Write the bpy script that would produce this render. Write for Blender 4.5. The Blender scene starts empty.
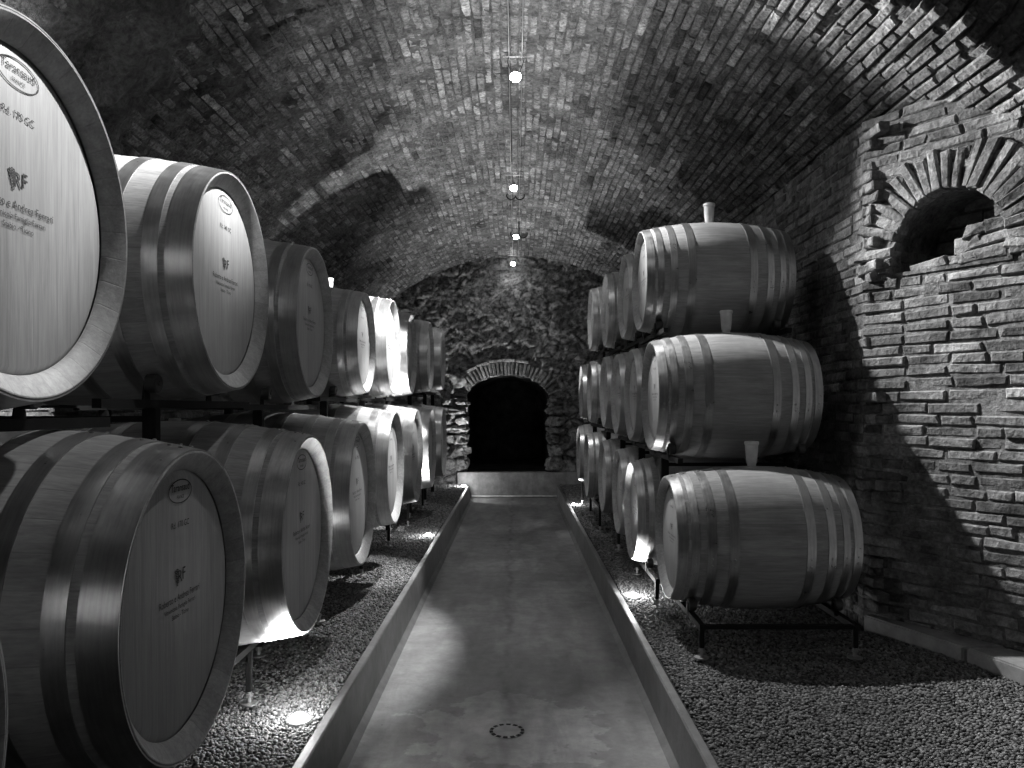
import bpy, bmesh, math, random
import numpy as np
from mathutils import Vector, Matrix, noise
random.seed(7)
PI = math.pi
H = 1.43                      # camera height above the walkway
scene = bpy.context.scene
col = scene.collection

# ------------------------------------------------------------------ helpers
def link(o, parent=None):
    col.objects.link(o)
    if parent is not None:
        o.parent = parent
    return o

def tag(o, label=None, cat=None, group=None, kind=None):
    if label: o['label'] = label
    if cat: o['category'] = cat
    if group: o['group'] = group
    if kind: o['kind'] = kind
    return o

def empty(name, loc, rz=0.0):
    o = bpy.data.objects.new(name, None)
    o.empty_display_size = .1
    o.location = loc
    o.rotation_euler = (0, 0, rz)
    return link(o)

def mesh_obj(name, me, mat, parent=None, smooth=False):
    o = bpy.data.objects.new(name, me)
    if mat: me.materials.append(mat)
    if smooth:
        me.polygons.foreach_set('use_smooth', [True] * len(me.polygons))
    return link(o, parent)

class MB:
    """collects simple shapes into one mesh"""
    def __init__(s):
        s.v = []; s.f = []; s.c = []
    def add(s, vs, fs, c=None):
        n = len(s.v)
        s.v += [tuple(p) for p in vs]
        s.f += [tuple(i + n for i in f) for f in fs]
        s.c += [1.0 if c is None else c] * len(vs)
    def box(s, lo, hi, bev=0.0):
        x0, y0, z0 = lo; x1, y1, z1 = hi
        b = bev
        if b <= 0:
            vs = [(x, y, z) for z in (z0, z1) for x, y in ((x0, y0), (x1, y0), (x1, y1), (x0, y1))]
            s.add(vs, [(3, 2, 1, 0), (4, 5, 6, 7), (0, 1, 5, 4), (1, 2, 6, 5), (2, 3, 7, 6), (3, 0, 4, 7)])
        else:
            bm = bmesh.new()
            bmesh.ops.create_cube(bm, size=1)
            for v in bm.verts:
                v.co = Vector(((x0 + x1) / 2 + v.co.x * (x1 - x0), (y0 + y1) / 2 + v.co.y * (y1 - y0), (z0 + z1) / 2 + v.co.z * (z1 - z0)))
            bmesh.ops.bevel(bm, geom=bm.edges[:], offset=b, segments=2, affect='EDGES')
            bm.verts.index_update()
            s.add([v.co[:] for v in bm.verts], [[v.index for v in f.verts] for f in bm.faces])
            bm.free()
    def tube(s, pts, r, n=10, caps=True):
        pts = [Vector(p) for p in pts]
        rs = r if isinstance(r, (list, tuple)) else [r] * len(pts)
        rings = []
        up = None
        for i, p in enumerate(pts):
            d = (pts[min(i + 1, len(pts) - 1)] - pts[max(i - 1, 0)]).normalized()
            if up is None:
                up = Vector((0, 0, 1)) if abs(d.z) < .9 else Vector((1, 0, 0))
            a = d.cross(up).normalized(); b = a.cross(d).normalized(); up = b
            rings.append([p + (a * math.cos(t) + b * math.sin(t)) * rs[i] for t in [2 * PI * k / n for k in range(n)]])
        vs = [q for rg in rings for q in rg]
        fs = []
        for i in range(len(rings) - 1):
            for k in range(n):
                k2 = (k + 1) % n
                fs.append((i * n + k, i * n + k2, (i + 1) * n + k2, (i + 1) * n + k))
        if caps:
            fs.append(tuple(range(n))); fs.append(tuple(reversed(range((len(rings) - 1) * n, len(rings) * n))))
        s.add(vs, fs)
    def rev(s, prof, n, origin, axis='x', closed=False):
        """revolve profile [(t, r)] round an axis through origin"""
        ox, oy, oz = origin
        vs = []
        for t, r in prof:
            for k in range(n):
                a = 2 * PI * k / n
                if axis == 'x': vs.append((ox + t, oy + r * math.sin(a), oz + r * math.cos(a)))
                elif axis == 'y': vs.append((ox + r * math.cos(a), oy + t, oz + r * math.sin(a)))
                else: vs.append((ox + r * math.cos(a), oy + r * math.sin(a), oz + t))
        m = len(prof)
        fs = []
        for i in range(m if closed else m - 1):
            j = (i + 1) % m
            for k in range(n):
                k2 = (k + 1) % n
                fs.append((i * n + k, i * n + k2, j * n + k2, j * n + k))
        s.add(vs, fs)
    def mesh(s, name, color=False):
        me = bpy.data.meshes.new(name)
        me.from_pydata(s.v, [], s.f)
        if color:
            at = me.attributes.new('shade', 'FLOAT', 'POINT')
            at.data.foreach_set('value', s.c)
        bm = bmesh.new(); bm.from_mesh(me)
        bmesh.ops.recalc_face_normals(bm, faces=bm.faces[:])
        bm.to_mesh(me); bm.free()
        me.update()
        return me
    def build(s, name, mat, parent=None, smooth=False, color=False):
        me = s.mesh(name, color)
        o = mesh_obj(name, me, mat, parent, False)
        if smooth:
            sm = np.ones(len(me.polygons), bool)
            me.polygons.foreach_set('use_smooth', sm)
            me.set_sharp_from_angle(angle=math.radians(35))
        return o

# ------------------------------------------------------------------ materials
class NT:
    def __init__(s, name):
        s.m = bpy.data.materials.new(name); s.m.use_nodes = True
        s.t = s.m.node_tree; s.n = s.t.nodes; s.l = s.t.links
        s.b = s.n['Principled BSDF']
    def put(s, sock, v):
        if v is None: return
        if isinstance(v, bpy.types.NodeSocket): s.l.new(v, sock)
        else:
            if hasattr(sock.default_value, '__len__') and not hasattr(v, '__len__'):
                v = (v, v, v, 1) if len(sock.default_value) == 4 else (v, v, v)
            sock.default_value = v
    def math(s, op, a, b=None, c=None, clamp=False):
        n = s.n.new('ShaderNodeMath'); n.operation = op; n.use_clamp = clamp
        s.put(n.inputs[0], a); s.put(n.inputs[1], b)
        if c is not None: s.put(n.inputs[2], c)
        return n.outputs[0]
    def rng(s, v, a, b, c, d, smooth=False):
        n = s.n.new('ShaderNodeMapRange')
        if smooth: n.interpolation_type = 'SMOOTHSTEP'
        for i, x in enumerate((v, a, b, c, d)): s.put(n.inputs[i], x)
        return n.outputs[0]
    def coord(s, which='Object', scale=None):
        n = s.n.new('ShaderNodeTexCoord'); o = n.outputs[which]
        if scale is not None: o = s.vmul(o, scale)
        return o
    def vmul(s, v, sc):
        n = s.n.new('ShaderNodeVectorMath'); n.operation = 'MULTIPLY'
        s.put(n.inputs[0], v); s.put(n.inputs[1], sc)
        return n.outputs[0]
    def noise(s, v, scale, detail=4, rough=.55, dist=0):
        n = s.n.new('ShaderNodeTexNoise')
        s.put(n.inputs['Vector'], v); n.inputs['Scale'].default_value = scale
        n.inputs['Detail'].default_value = detail; n.inputs['Roughness'].default_value = rough
        n.inputs['Distortion'].default_value = dist
        return n.outputs['Fac']
    def xyz(s, v):
        n = s.n.new('ShaderNodeSeparateXYZ'); s.l.new(v, n.inputs[0]); return n.outputs
    def white(s, v):
        n = s.n.new('ShaderNodeTexWhiteNoise'); n.noise_dimensions = '1D'; s.put(n.inputs['W'], v); return n.outputs['Value']
    def attr(s, name):
        n = s.n.new('ShaderNodeAttribute'); n.attribute_name = name; return n.outputs['Fac']
    def rand(s):
        return s.n.new('ShaderNodeObjectInfo').outputs['Random']
    def grey(s, v):
        n = s.n.new('ShaderNodeCombineColor')
        for i in range(3): s.put(n.inputs[i], v)
        return n.outputs[0]
    def bump(s, h, dist, strength=1.0):
        n = s.n.new('ShaderNodeBump'); s.put(n.inputs['Height'], h)
        n.inputs['Distance'].default_value = dist; n.inputs['Strength'].default_value = strength
        s.l.new(n.outputs[0], s.b.inputs['Normal'])
    def out(s, colr, rough, metal=0.0, spec=None):
        s.put(s.b.inputs['Base Color'], s.grey(colr) if isinstance(colr, bpy.types.NodeSocket) else colr)
        s.put(s.b.inputs['Roughness'], rough); s.put(s.b.inputs['Metallic'], metal)
        if spec is not None: s.put(s.b.inputs['Specular IOR Level'], spec)
        return s.m

def plain(name, c, rough=.6, metal=0.0, spec=None):
    t = NT(name)
    nz = t.noise(t.coord(), 14, 3)
    return t.out(t.math('MULTIPLY', t.rng(nz, .3, .7, .8, 1.2), c), rough, metal, spec)

def m_brick(name, lo, hi, k=1.0):
    t = NT(name); co = t.coord()
    sh = t.attr('shade')
    n1 = t.noise(co, 2.0, 5, .6); n2 = t.noise(co, 45, 5, .65)
    n3 = t.noise(co, 9, 4, .6)
    base = t.rng(sh, 0, 1, lo, hi)
    v = t.math('MULTIPLY', base, t.rng(n1, .3, .7, .72, 1.28))
    v = t.math('MULTIPLY', v, t.rng(n2, .32, .68, 1 - .6 * k, 1 + .6 * k))
    v = t.math('MULTIPLY', v, t.rng(n3, .35, .65, .55, 1.4))
    t.bump(t.math('ADD', n2, t.math('MULTIPLY', n3, 1.2)), .02 * k)
    return t.out(v, .95, 0, .15)

def m_rock(name, lo, hi, sc=3.0, bd=.035):
    t = NT(name); co = t.coord()
    sh = t.attr('shade')
    n1 = t.noise(co, sc, 6, .65); n2 = t.noise(co, sc * 14, 5, .7)
    v = t.rng(sh, 0, 1, lo, hi)
    v = t.math('MULTIPLY', v, t.rng(n1, .35, .65, .35, 1.8))
    v = t.math('MULTIPLY', v, t.rng(n2, .3, .7, .5, 1.5))
    t.bump(t.math('ADD', n2, n1), bd)
    return t.out(v, .95, 0, .1)

def m_staves(name, rb, n_staves):
    t = NT(name); co = t.coord(); x, y, z = t.xyz(co)
    ang = t.math('ARCTAN2', y, t.math('SUBTRACT', z, rb))
    k = t.math('MULTIPLY', t.math('ADD', ang, PI), n_staves / (2 * PI))
    idx = t.math('FLOOR', k); fr = t.math('FRACT', k)
    edge = t.math('MINIMUM', fr, t.math('SUBTRACT', 1, fr))
    seam = t.rng(edge, .0, .03, .80, 1.0)
    rnd = t.white(t.math('ADD', idx, t.math('MULTIPLY', t.rand(), 57.0)))
    g = t.noise(t.vmul(co, (2.2, 26, 26)), 2.0, 6, .65, .4)
    g2 = t.noise(t.vmul(co, (3, 120, 120)), 1.6, 4, .6)
    st = t.noise(co, 4.5, 4, .6)
    v = t.rng(rnd, 0, 1, .27, .34)
    v = t.math('MULTIPLY', v, t.rng(g, .3, .7, .78, 1.2))
    v = t.math('MULTIPLY', v, t.rng(g2, .3, .7, .86, 1.12))
    v = t.math('MULTIPLY', v, t.rng(st, .3, .6, .82, 1.08))
    v = t.math('MULTIPLY', v, t.rng(t.rand(), 0, 1, .86, 1.1))
    v = t.math('MULTIPLY', v, seam)
    t.bump(t.math('ADD', t.math('MULTIPLY', seam, 2.0), t.math('MULTIPLY', g2, .35)), .0009)
    return t.out(v, .55, 0, .35)

def m_head(name):
    t = NT(name); co = t.coord(); x, y, z = t.xyz(co)
    k = t.math('ADD', t.math('MULTIPLY', y, 11.3), 50.4)
    idx = t.math('FLOOR', k); fr = t.math('FRACT', k)
    edge = t.math('MINIMUM', fr, t.math('SUBTRACT', 1, fr))
    seam = t.rng(edge, 0, .02, .85, 1.0)
    rnd = t.white(t.math('ADD', idx, t.math('MULTIPLY', t.rand(), 91.0)))
    g = t.noise(t.vmul(co, (20, 30, 1.8)), 2.0, 6, .7, .5)
    g2 = t.noise(t.vmul(co, (20, 160, 6)), 1.5, 4, .6)
    v = t.rng(rnd, 0, 1, .29, .35)
    v = t.math('MULTIPLY', v, t.rng(g, .3, .7, .80, 1.16))
    v = t.math('MULTIPLY', v, t.rng(g2, .3, .7, .88, 1.1))
    v = t.math('MULTIPLY', v, seam)
    t.bump(t.math('ADD', t.math('MULTIPLY', seam, 2.0), t.math('MULTIPLY', g2, .4)), .0006)
    return t.out(v, .5, 0, .35)

def m_hoop():
    t = NT('galvanised_hoop'); co = t.coord()
    n1 = t.noise(t.vmul(co, (60, 4, 4)), 2.0, 4, .6)
    n2 = t.noise(co, 12, 5, .7)
    v = t.math('MULTIPLY', t.rng(n2, .3, .7, .34, .46), t.rng(n1, .3, .7, .85, 1.15))
    v = t.math('MULTIPLY', v, t.rng(t.rand(), 0, 1, .8, 1.15))
    r = t.rng(n2, .3, .7, .26, .42)
    return t.out(v, r, 0.85)

def m_concrete(name, base, stain=False):
    t = NT(name); co = t.coord(); x, y, z = t.xyz(co)
    n1 = t.noise(co, 1.3, 6, .62, .3); n2 = t.noise(co, 9, 6, .7); n3 = t.noise(t.vmul(co, (3.5, .9, 1)), 1.6, 5, .6, .6)
    v = t.math('MULTIPLY', t.rng(n1, .3, .7, .6, 1.35), base)
    v = t.math('MULTIPLY', v, t.rng(n2, .3, .7, .72, 1.25))
    v = t.math('MULTIPLY', v, t.rng(n3, .3, .7, .68, 1.28))
    rough = t.rng(n1, .3, .7, .38, .62)
    if stain:
        # dusty worn patch round the drain and a dark crack along the middle
        dx = t.math('DIVIDE', t.math('ADD', x, .03), .42); dy = t.math('DIVIDE', t.math('SUBTRACT', y, 3.55), .42)
        d = t.math('SQRT', t.math('ADD', t.math('MULTIPLY', dx, dx), t.math('MULTIPLY', dy, dy)))
        d = t.math('ADD', d, t.rng(t.noise(co, 5, 5, .6), .3, .7, -.45, .45))
        v = t.math('MULTIPLY', v, t.rng(d, .9, 1.0, 1.5, 1.0))
        cx = t.math('ABSOLUTE', t.math('ADD', x, t.rng(t.noise(t.vmul(co, (0, 1, 0)), 2.2, 5, .6), .3, .7, .0, .10)))
        cm = t.rng(cx, .004, .03, .55, 0.0)
        cm = t.math('MULTIPLY', cm, t.rng(t.noise(t.vmul(co, (1, 1, 1)), 4.0, 3), .42, .6, 0.15, .75))
        v = t.math('MULTIPLY', v, t.math('SUBTRACT', 1, cm))
        spots = t.rng(t.noise(co, 26, 2, .5), .74, .78, 1.0, .35)
        v = t.math('MULTIPLY', v, spots)
    t.bump(t.math('ADD', n2, n1), .004)
    return t.out(v, rough, 0, .45)

def m_gravel():
    t = NT('gravel'); sh = t.attr('shade'); co = t.coord()
    n1 = t.noise(co, 120, 2)
    v = t.math('MULTIPLY', t.rng(sh, 0, 1, .03, .32), t.rng(n1, .3, .7, .8, 1.2))
    return t.out(v, .75, 0, .3)

def emit(name, strength):
    t = NT(name)
    t.b.inputs['Emission Color'].default_value = (1, 1, 1, 1)
    t.b.inputs['Emission Strength'].default_value = strength
    return t.out(.8, .4)

M = dict(
    vault=m_brick('vault_brick', .055, .36), wall=m_brick('wall_brick', .06, .32, .6),
    mortar=m_rock('mortar', .06, .22, 3, .012), plaster=m_rock('rough_plaster', .05, .19, 2.2), rubble=m_rock('rubble_stone', .04, .40, 11),
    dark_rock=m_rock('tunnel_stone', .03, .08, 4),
    stave_l=m_staves('oak_staves_large', .46, 34), stave_s=m_staves('oak_staves_small', .38, 30), head=m_head('oak_head'),
    chime=plain('oak_end_grain', .22, .7), hoop=m_hoop(), rivet=plain('rivet_steel', .6, .3, .9),
    ink=plain('branded_ink', .035, .8), floor=m_concrete('walkway_concrete', .235, True), kerb=m_concrete('kerb_concrete', .14),
    step=m_concrete('step_concrete', .26), gravel=m_gravel(), steel=plain('black_steel', .010, .7, 0, .15), wheel=plain('wheel_polymer', .03, .45),
    bright=plain('zinc_steel', .3, .45, .6), iron=plain('wrought_iron', .03, .6, .5), bung=plain('silicone_bung', .62, .35),
    ledge=m_concrete('stone_ledge', .30), dirt=plain('dark_soil', .05, .95), drain=plain('drain_metal', .3, .5, .3), black=plain('void_black', .004, .9),
    lens=emit('floor_lamp_lens', 60.0), lamp=emit('halogen_lamp', 50.0), pipe=plain('white_pipe', .55, .4), glass=plain('bubbler_plastic', .7, .3),
)

# ------------------------------------------------------------------ barrels
def radius(x, L, re, rb):
    return rb - (rb - re) * (2 * x / L) ** 2

SPEC = {
    'large': dict(L=1.10, re=.392, rb=.453, stave='stave_l', ring=128,
                  hoops=[(0.0, .082), (.103, .150), (.232, .278), (.385, .432)], rec=.037),
    'small': dict(L=.915, re=.3175, rb=.375, stave='stave_s', ring=112,
                  hoops=[(0.0, .048), (.068, .104), (.143, .184), (.248, .293)], rec=.032),
}

def barrel_meshes(sp, key, sc=1.0):
    L, re, rb = sp['L'], sp['re'], sp['rb']; n = sp['ring']; rec = sp['rec']
    zc = rb + .003
    h = L / 2
    out = []
    # staves incl. bevelled chime and the inside of the recess
    p = []
    ri = re - (.046 if key == 'large' else .036)
    p += [(-h + rec + .004, ri - .006), (-h + rec - .008, ri), (-h + .0, re - .007), (-h, re - .004), (-h + .004, re)]
    for i in range(1, 24):
        x = -h + L * i / 24
        p.append((x, radius(x, L, re, rb)))
    p += [(h - .004, re), (h, re - .004), (h, re - .007), (h - rec + .008, ri), (h - rec - .004, ri - .006)]
    b = MB(); b.rev(p, n, (0, 0, zc)); out.append(('staves', b.mesh('staves'), M[sp['stave']]))
    # heads
    for sgn, nm in ((1, 'head'), (-1, 'head')):
        b = MB()
        xh = sgn * (h - rec)
        b.rev([(xh - sgn * .001, .0001), (xh - sgn * .001, ri - .022), (xh - sgn * .012, ri + .001), (xh - sgn * .022, ri + .001), (xh - sgn * .022, .0001)], n, (0, 0, zc))
        out.append((nm, b.mesh(nm), M['head']))
    # hoops
    for sgn in (1, -1):
        for (a, c) in sp['hoops']:
            b = MB()
            a2 = a - (.0 if a else -.0015)
            pr = []
            m = 5
            for i in range(m + 1):
                x = h - (a2 + (c - a2) * i / m)
                pr.append((sgn * x, radius(x, L, re, rb) + .0028))
            inner = [(sgn * (h - c), radius(h - c, L, re, rb) - .001), (sgn * (h - a2), radius(h - a2, L, re, rb) - .001)]
            b.rev(pr + inner, n, (0, 0, zc), closed=True)
            # overlap strap and rivets (small domes) on the upper side
            xm = h - (a2 + c) / 2; rm = radius(xm, L, re, rb)
            for ang in (0.12, -.05, PI * .55, PI * .55 + .1):
                for q in ((0,) if c - a < .06 else (-.014, .014)):
                    dirv = Vector((0, math.sin(ang), math.cos(ang)))
                    c0 = Vector((sgn * (xm + q), 0, zc)) + dirv * (radius(xm + q, L, re, rb) + .0025)
                    b.tube([c0, c0 + dirv * .003, c0 + dirv * .0045], [.0065, .0055, .0015], 8)
            out.append(('hoop', b.mesh('hoop'), M['hoop']))
    return out

def text_polys(s, size, cx, cz, condense=1.0):
    cu = bpy.data.curves.new('t', 'FONT'); cu.body = s; cu.size = size; cu.offset = size * .003
    cu.align_x = 'CENTER'; cu.align_y = 'CENTER'; cu.resolution_u = 3
    o = bpy.data.objects.new('t', cu); col.objects.link(o)
    dg = bpy.context.evaluated_depsgraph_get()
    me = bpy.data.meshes.new_from_object(o.evaluated_get(dg))
    vs = [(v.co.x * condense + cx, v.co.y + cz) for v in me.vertices]
    fs = [tuple(p.vertices) for p in me.polygons]
    bpy.data.objects.remove(o); bpy.data.curves.remove(cu); bpy.data.meshes.remove(me)
    return vs, fs

def lettering(sp, k, number):
    """wording branded on a head; k scales it to the head"""
    x = sp['L'] / 2 - sp['rec'] + .0008; zc = sp['rb'] + .003
    b = MB()
    def put(s, size, cu, cv, cond=1.0):
        size *= .76; cu *= .76
        vs, fs = text_polys(s, size * k, cu * k, cv * k, cond)
        b.add([(x, u, zc + v) for u, v in vs], fs)
    def stroke(pts, w):
        n = len(pts); vs = []
        for i, (u, v) in enumerate(pts):
            a = pts[max(i - 1, 0)]; c = pts[min(i + 1, n - 1)]
            d = Vector((c[0] - a[0], c[1] - a[1])).normalized(); nn = Vector((-d.y, d.x)) * w * k / 2
            vs += [(x, u * k + nn.x, zc + v * k + nn.y), (x, u * k - nn.x, zc + v * k - nn.y)]
        b.add(vs, [(2 * i, 2 * i + 1, 2 * i + 3, 2 * i + 2) for i in range(n - 1)])
    put('Taransaud', .036, 0, .295); put('FRANCE', .016, 0, .271)
    el = [(.07 * math.cos(t), .286 + .030 * math.sin(t)) for t in [2 * PI * i / 48 for i in range(49)]]
    stroke(el, .0028)
    put(number, .03, 0, .20)
    # emblem: interlocked R and F with a bunch of grapes at the left
    put('R', .06, -.004, .064); put('F', .06, .028, .068)
    for i, (u, v) in enumerate([(-.040, .086), (-.030, .09), (-.036, .076), (-.026, .078), (-.034, .066), (-.025, .064), (-.029, .054), (-.021, .05), (-.022, .088), (-.024, .04)]):
        u = u * .72; v = .066 + (v - .066) * .75
        stroke([(u + .0062 * math.cos(t) * .5, v + .0062 * math.sin(t) * .5) for t in [2 * PI * j / 8 for j in range(9)]], .003)
    put('Roberto e Andrea Ferrari', .033, 0, .012, .95)
    put('Vitivinicola Famiglia Ferrari', .023, 0, -.012)
    put('Stabio - Ticino', .023, 0, -.033)
    return b.mesh('branded_lettering')

def bung_mesh(sp):
    b = MB(); zt = 2 * sp['rb'] + .003
    b.rev([(-.012, .021), (.012, .023), (.018, .028), (.020, .028), (.085, .033), (.112, .034), (.116, .038), (.128, .038), (.132, .034), (.132, .0001)], 28, (0, 0, zt), 'z')
    return b.mesh('bung')

def flush_bung_mesh(sp):
    b = MB(); zt = 2 * sp['rb'] + .003
    b.rev([(-.012, .019), (.004, .024), (.010, .023), (.011, .0001)], 24, (0, 0, zt), 'z')
    return b.mesh('bung')

KIT = {}
for key in ('large', 'small'):
    sp = SPEC[key]
    KIT[key] = dict(parts=barrel_meshes(sp, key),
                    let=[lettering(sp, 1.0 if key == 'large' else .8, s) for s in ('Rd. 140 GC', 'Rd. 170 GC')],
                    tall=bung_mesh(sp), flush=flush_bung_mesh(sp))
for key in KIT:
    for nm, me, mt in KIT[key]['parts']:
        me.materials.append(mt)
        me.polygons.foreach_set('use_smooth', [True] * len(me.polygons))
        me.set_sharp_from_angle(angle=math.radians(32))
    for me in KIT[key]['let']: me.materials.append(M['ink'])
    for b_ in ('tall', 'flush'):
        me = KIT[key][b_]; me.materials.append(M['bung'])
        me.polygons.foreach_set('use_smooth', [True] * len(me.polygons)); me.set_sharp_from_angle(angle=math.radians(40))

def barrel(key, side, X0, Y, zr, label, group, bung='flush', number=0, roll=0.0, scale=1.0):
    """X0: distance of the front head from the aisle's middle; zr: axis height relative to camera"""
    sp = SPEC[key]
    X = side * (X0 + sp['L'] * scale / 2)
    r = empty('wine_barrel', (X, Y, zr + H - (sp['rb'] + .003) * scale), 0 if side < 0 else PI)
    r.scale = (scale,) * 3
    tag(r, label, 'barrel', group)
    first = True
    for nm, me, mt in KIT[key]['parts']:
        o = link(bpy.data.objects.new(nm, me), r)
        if nm == 'head' and first:
            t = link(bpy.data.objects.new('branded_lettering', KIT[key]['let'][number]), o)
            t['label'] = 'dark branded wording and emblem'
            first = False
    o = link(bpy.data.objects.new('bung', KIT[key][bung]), r)
    if bung == 'tall': o['label'] = 'tall pale tapered bung'
    return r

GL_B = 'large barrels in the lower left row'; GL_T = 'large barrels in the upper left row'
GR = ['small barrels in the lowest right row', 'small barrels in the middle right row', 'small barrels in the top right row']
left_bottom = [(.83, .91, -.500), (.835, 2.07, -.502), (.828, 3.22, -.505), (.85, 4.46, -.478), (.85, 5.68, -.425), (.845, 6.88, -.41), (.845, 8.10, -.405), (.84, 9.35, -.395)]
left_top = [(1.0, 1.66, .408), (1.03, 2.93, .462), (1.06, 4.24, .452), (1.04, 5.58, .455, .88), (1.03, 6.75, .515), (1.02, 7.85, .53), (.98, 9.2, .595), (.955, 10.5, .64)]
lb_txt = ['large oak barrel cut off at bottom left corner, only its rim showing',
          'nearest full barrel of the lower left row, dim branded head filling the lower left',
          'lower left row barrel with glowing bottom edge and dented rim, beside nearest floor lamp',
          'dull grey barrel in the lower left row, between the dented-rim one and the pale-headed one',
          'pale barrel with brightly lit head and white top in middle of lower left row',
          'lower left row barrel with glaring white top, just behind the pale-headed one',
          'lower left row barrel with bright vertical streak on its rim, second from the back',
          'last barrel of the lower left row, next to the stone end wall']
lt_txt = ['huge pale barrel head cut off by left edge of the photo, upper left row',
          'upper left row barrel with white-lit body top and full bright head, second from the camera',
          'dark shaded barrel in the upper left row, right behind the white-topped one',
          'smaller dull barrel in the upper left row, just before the glaring white one',
          'glaring white overlit barrel in the upper left row with a tall white bung',
          'upper left row barrel mostly hidden behind the glaring white one, pale sliver of head showing',
          'dark-bodied barrel in the upper left row, second from the back',
          'last barrel of the upper left row, nearest the stone end wall']
for i, (x0, y, z) in enumerate(left_bottom):
    barrel('large', -1, x0, y, z, lb_txt[i], GL_B, 'flush', i % 2)
for i, t in enumerate(left_top):
    barrel('large', -1, t[0], t[1], t[2], lt_txt[i], GL_T, 'tall', (i + 1) % 2, 0, t[3] if len(t) > 3 else 1.0)
right_rows = [
    [(.80, 4.24, -.684), (.76, 5.26, -.675), (.785, 6.16, -.645), (.78, 7.2, -.62), (.73, 8.2, -.59), (.745, 9.45, -.535)],
    [(.80, 4.75, .075), (.815, 5.66, .092), (.81, 6.45, .11), (.81, 7.33, .145), (.79, 8.5, .172), (.80, 9.75, .20)],
    [(.805, 5.19, .825), (.83, 6.15, .857), (.80, 7.12, .87), (.79, 8.42, .932)]]
r_txt = [
    ['nearest barrel of lowest right row, shown side-on with a milky white tall bung',
     'barrel directly behind the nearest one in lowest right row, bright strip along its bottom edge',
     'lowest right row barrel with a bright vertical line on its rim, third from the camera',
     'lowest right row barrel with plain dark head, fourth from the camera',
     'pale-hooped barrel in lowest right row beside the farther right floor lamp',
     'farthest barrel of lowest right row, glowing white at its lower left'],
    ['nearest barrel of middle right row, pale side-on body with a tall grey-white bung',
     'second barrel of middle right row, half hidden behind the nearest one',
     'third barrel from the camera in middle right row, narrow sliver of head showing',
     'fourth barrel from the camera in middle right row, dark rimmed sliver',
     'white-bodied barrel in middle right row, second from the back',
     'farthest barrel of middle right row, bright patch at its bottom'],
    ['nearest barrel of top right row, side-on with dark hoops and a grey bung on top',
     'second barrel of top right row, partly hidden behind the nearest one',
     'third barrel of top right row, with a small square glint on its hoop',
     'farthest barrel of top right row, brightly lit head at its left']]
for ri, row in enumerate(right_rows):
    for i, (x0, y, z) in enumerate(row):
        tall = (i == 0) or ri == 2
        barrel('small', 1, x0, y, z, r_txt[ri][i], GR[ri], 'tall' if tall else 'flush', i % 2)

# ------------------------------------------------------------------ racks
GZ = H - 1.215      # gravel level in world z

def rack_bay(side, name_label, group, xs, centres, rb_at, row, ylo, yhi, zrail, legs_to, legs_y, feet=True):
    """two rails along the row, wheels hugging each barrel of the bay, posts below"""
    root = empty('barrel_rack', (side * (xs[0] + xs[1]) / 2, (ylo + yhi) / 2, legs_to))
    tag(root, name_label, 'rack', group)
    ox, oy, oz = root.location
    zz = lambda y: zrail[0] + (zrail[1] - zrail[0]) * (y - ylo) / max(yhi - ylo, 1e-3)
    for xi, xx in enumerate(xs):
        X = side * xx - ox
        b = MB(); rr = .014
        b.add([(X + a * rr, y - oy, zz(y) - oz + c * rr) for y in (ylo + .004, yhi - .004) for a, c in ((-1, -1), (1, -1), (1, 1), (-1, 1))],
              [(0, 1, 5, 4), (1, 2, 6, 5), (2, 3, 7, 6), (3, 0, 4, 7), (3, 2, 1, 0), (4, 5, 6, 7)])
        b.build('rail', M['steel'], root)
        for (cy, cz, R) in centres:
            for s in (-1, 1):
                rw = .032
                R_ = R + .006
                phi = .62
                wy = cy + s * (R_ + rw) * math.sin(phi); wz = cz - (R_ + rw) * math.cos(phi)
                b = MB(); b.rev([(-.02, .006), (-.02, rw - .004), (-.015, rw), (.015, rw), (.02, rw - .004), (.02, .006)], 24, (X, wy - oy, wz - oz), closed=False)
                b.rev([(-.024, .0001), (-.024, .009), (.024, .009), (.024, .0001)], 10, (X, wy - oy, wz - oz))
                b.build('wheel', M['wheel'], root, True)
                b = MB()
                zr_ = zz(wy)
                for q in (-.026,):
                    b.add([(X + q + e, wy - oy + a, h_) for e in (0, .004) for a, h_ in ((-.03, zr_ - oz), (.03, zr_ - oz), (.012, wz - oz + .012), (-.012, wz - oz + .012))],
                          [(0, 1, 2, 3), (7, 6, 5, 4), (0, 1, 5, 4), (1, 2, 6, 5), (2, 3, 7, 6), (3, 0, 4, 7)])
                b.build('wheel_bracket', M['steel'], root)
        for ly in legs_y:
            zt = zz(min(max(ly, ylo), yhi)) - .014
            if zt - legs_to < .02: continue
            b = MB()
            foot = .05 if feet else 0
            pw = .022 if row == 1 else .012
            b.box((X - pw, ly - oy - pw, foot), (X + pw, ly - oy + pw, zt - oz), .003)
            b.build('post', M['steel'], root)
            if feet:
                b = MB()
                b.rev([(0, .0001), (0, .035), (.006, .035), (.008, .009), (.052, .009), (.052, .0001)], 16, (X, ly - oy, 0), 'z')
                b.rev([(.03, .0001), (.03, .016), (.042, .016), (.042, .0001)], 6, (X, ly - oy, 0), 'z')
                b.build('levelling_foot', M['bright'], root, True)
    for ly in legs_y:
        yy = min(max(ly, ylo), yhi)
        b = MB()
        zz = lambda y, q=(.048 if any(abs(yy - c_[0]) < .32 for c_ in centres) else 0.0): zrail[0] - q
        b.box((side * xs[0] - ox, yy - oy - .012, zz(yy) - oz - .012), (side * xs[1] - ox, yy - oy + .012, zz(yy) - oz + .008)) if side > 0 else \
            b.box((side * xs[1] - ox, yy - oy - .012, zz(yy) - oz - .012), (side * xs[0] - ox, yy - oy + .012, zz(yy) - oz + .008))
        b.build('crossbar', M['steel'], root)
    return root

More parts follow.
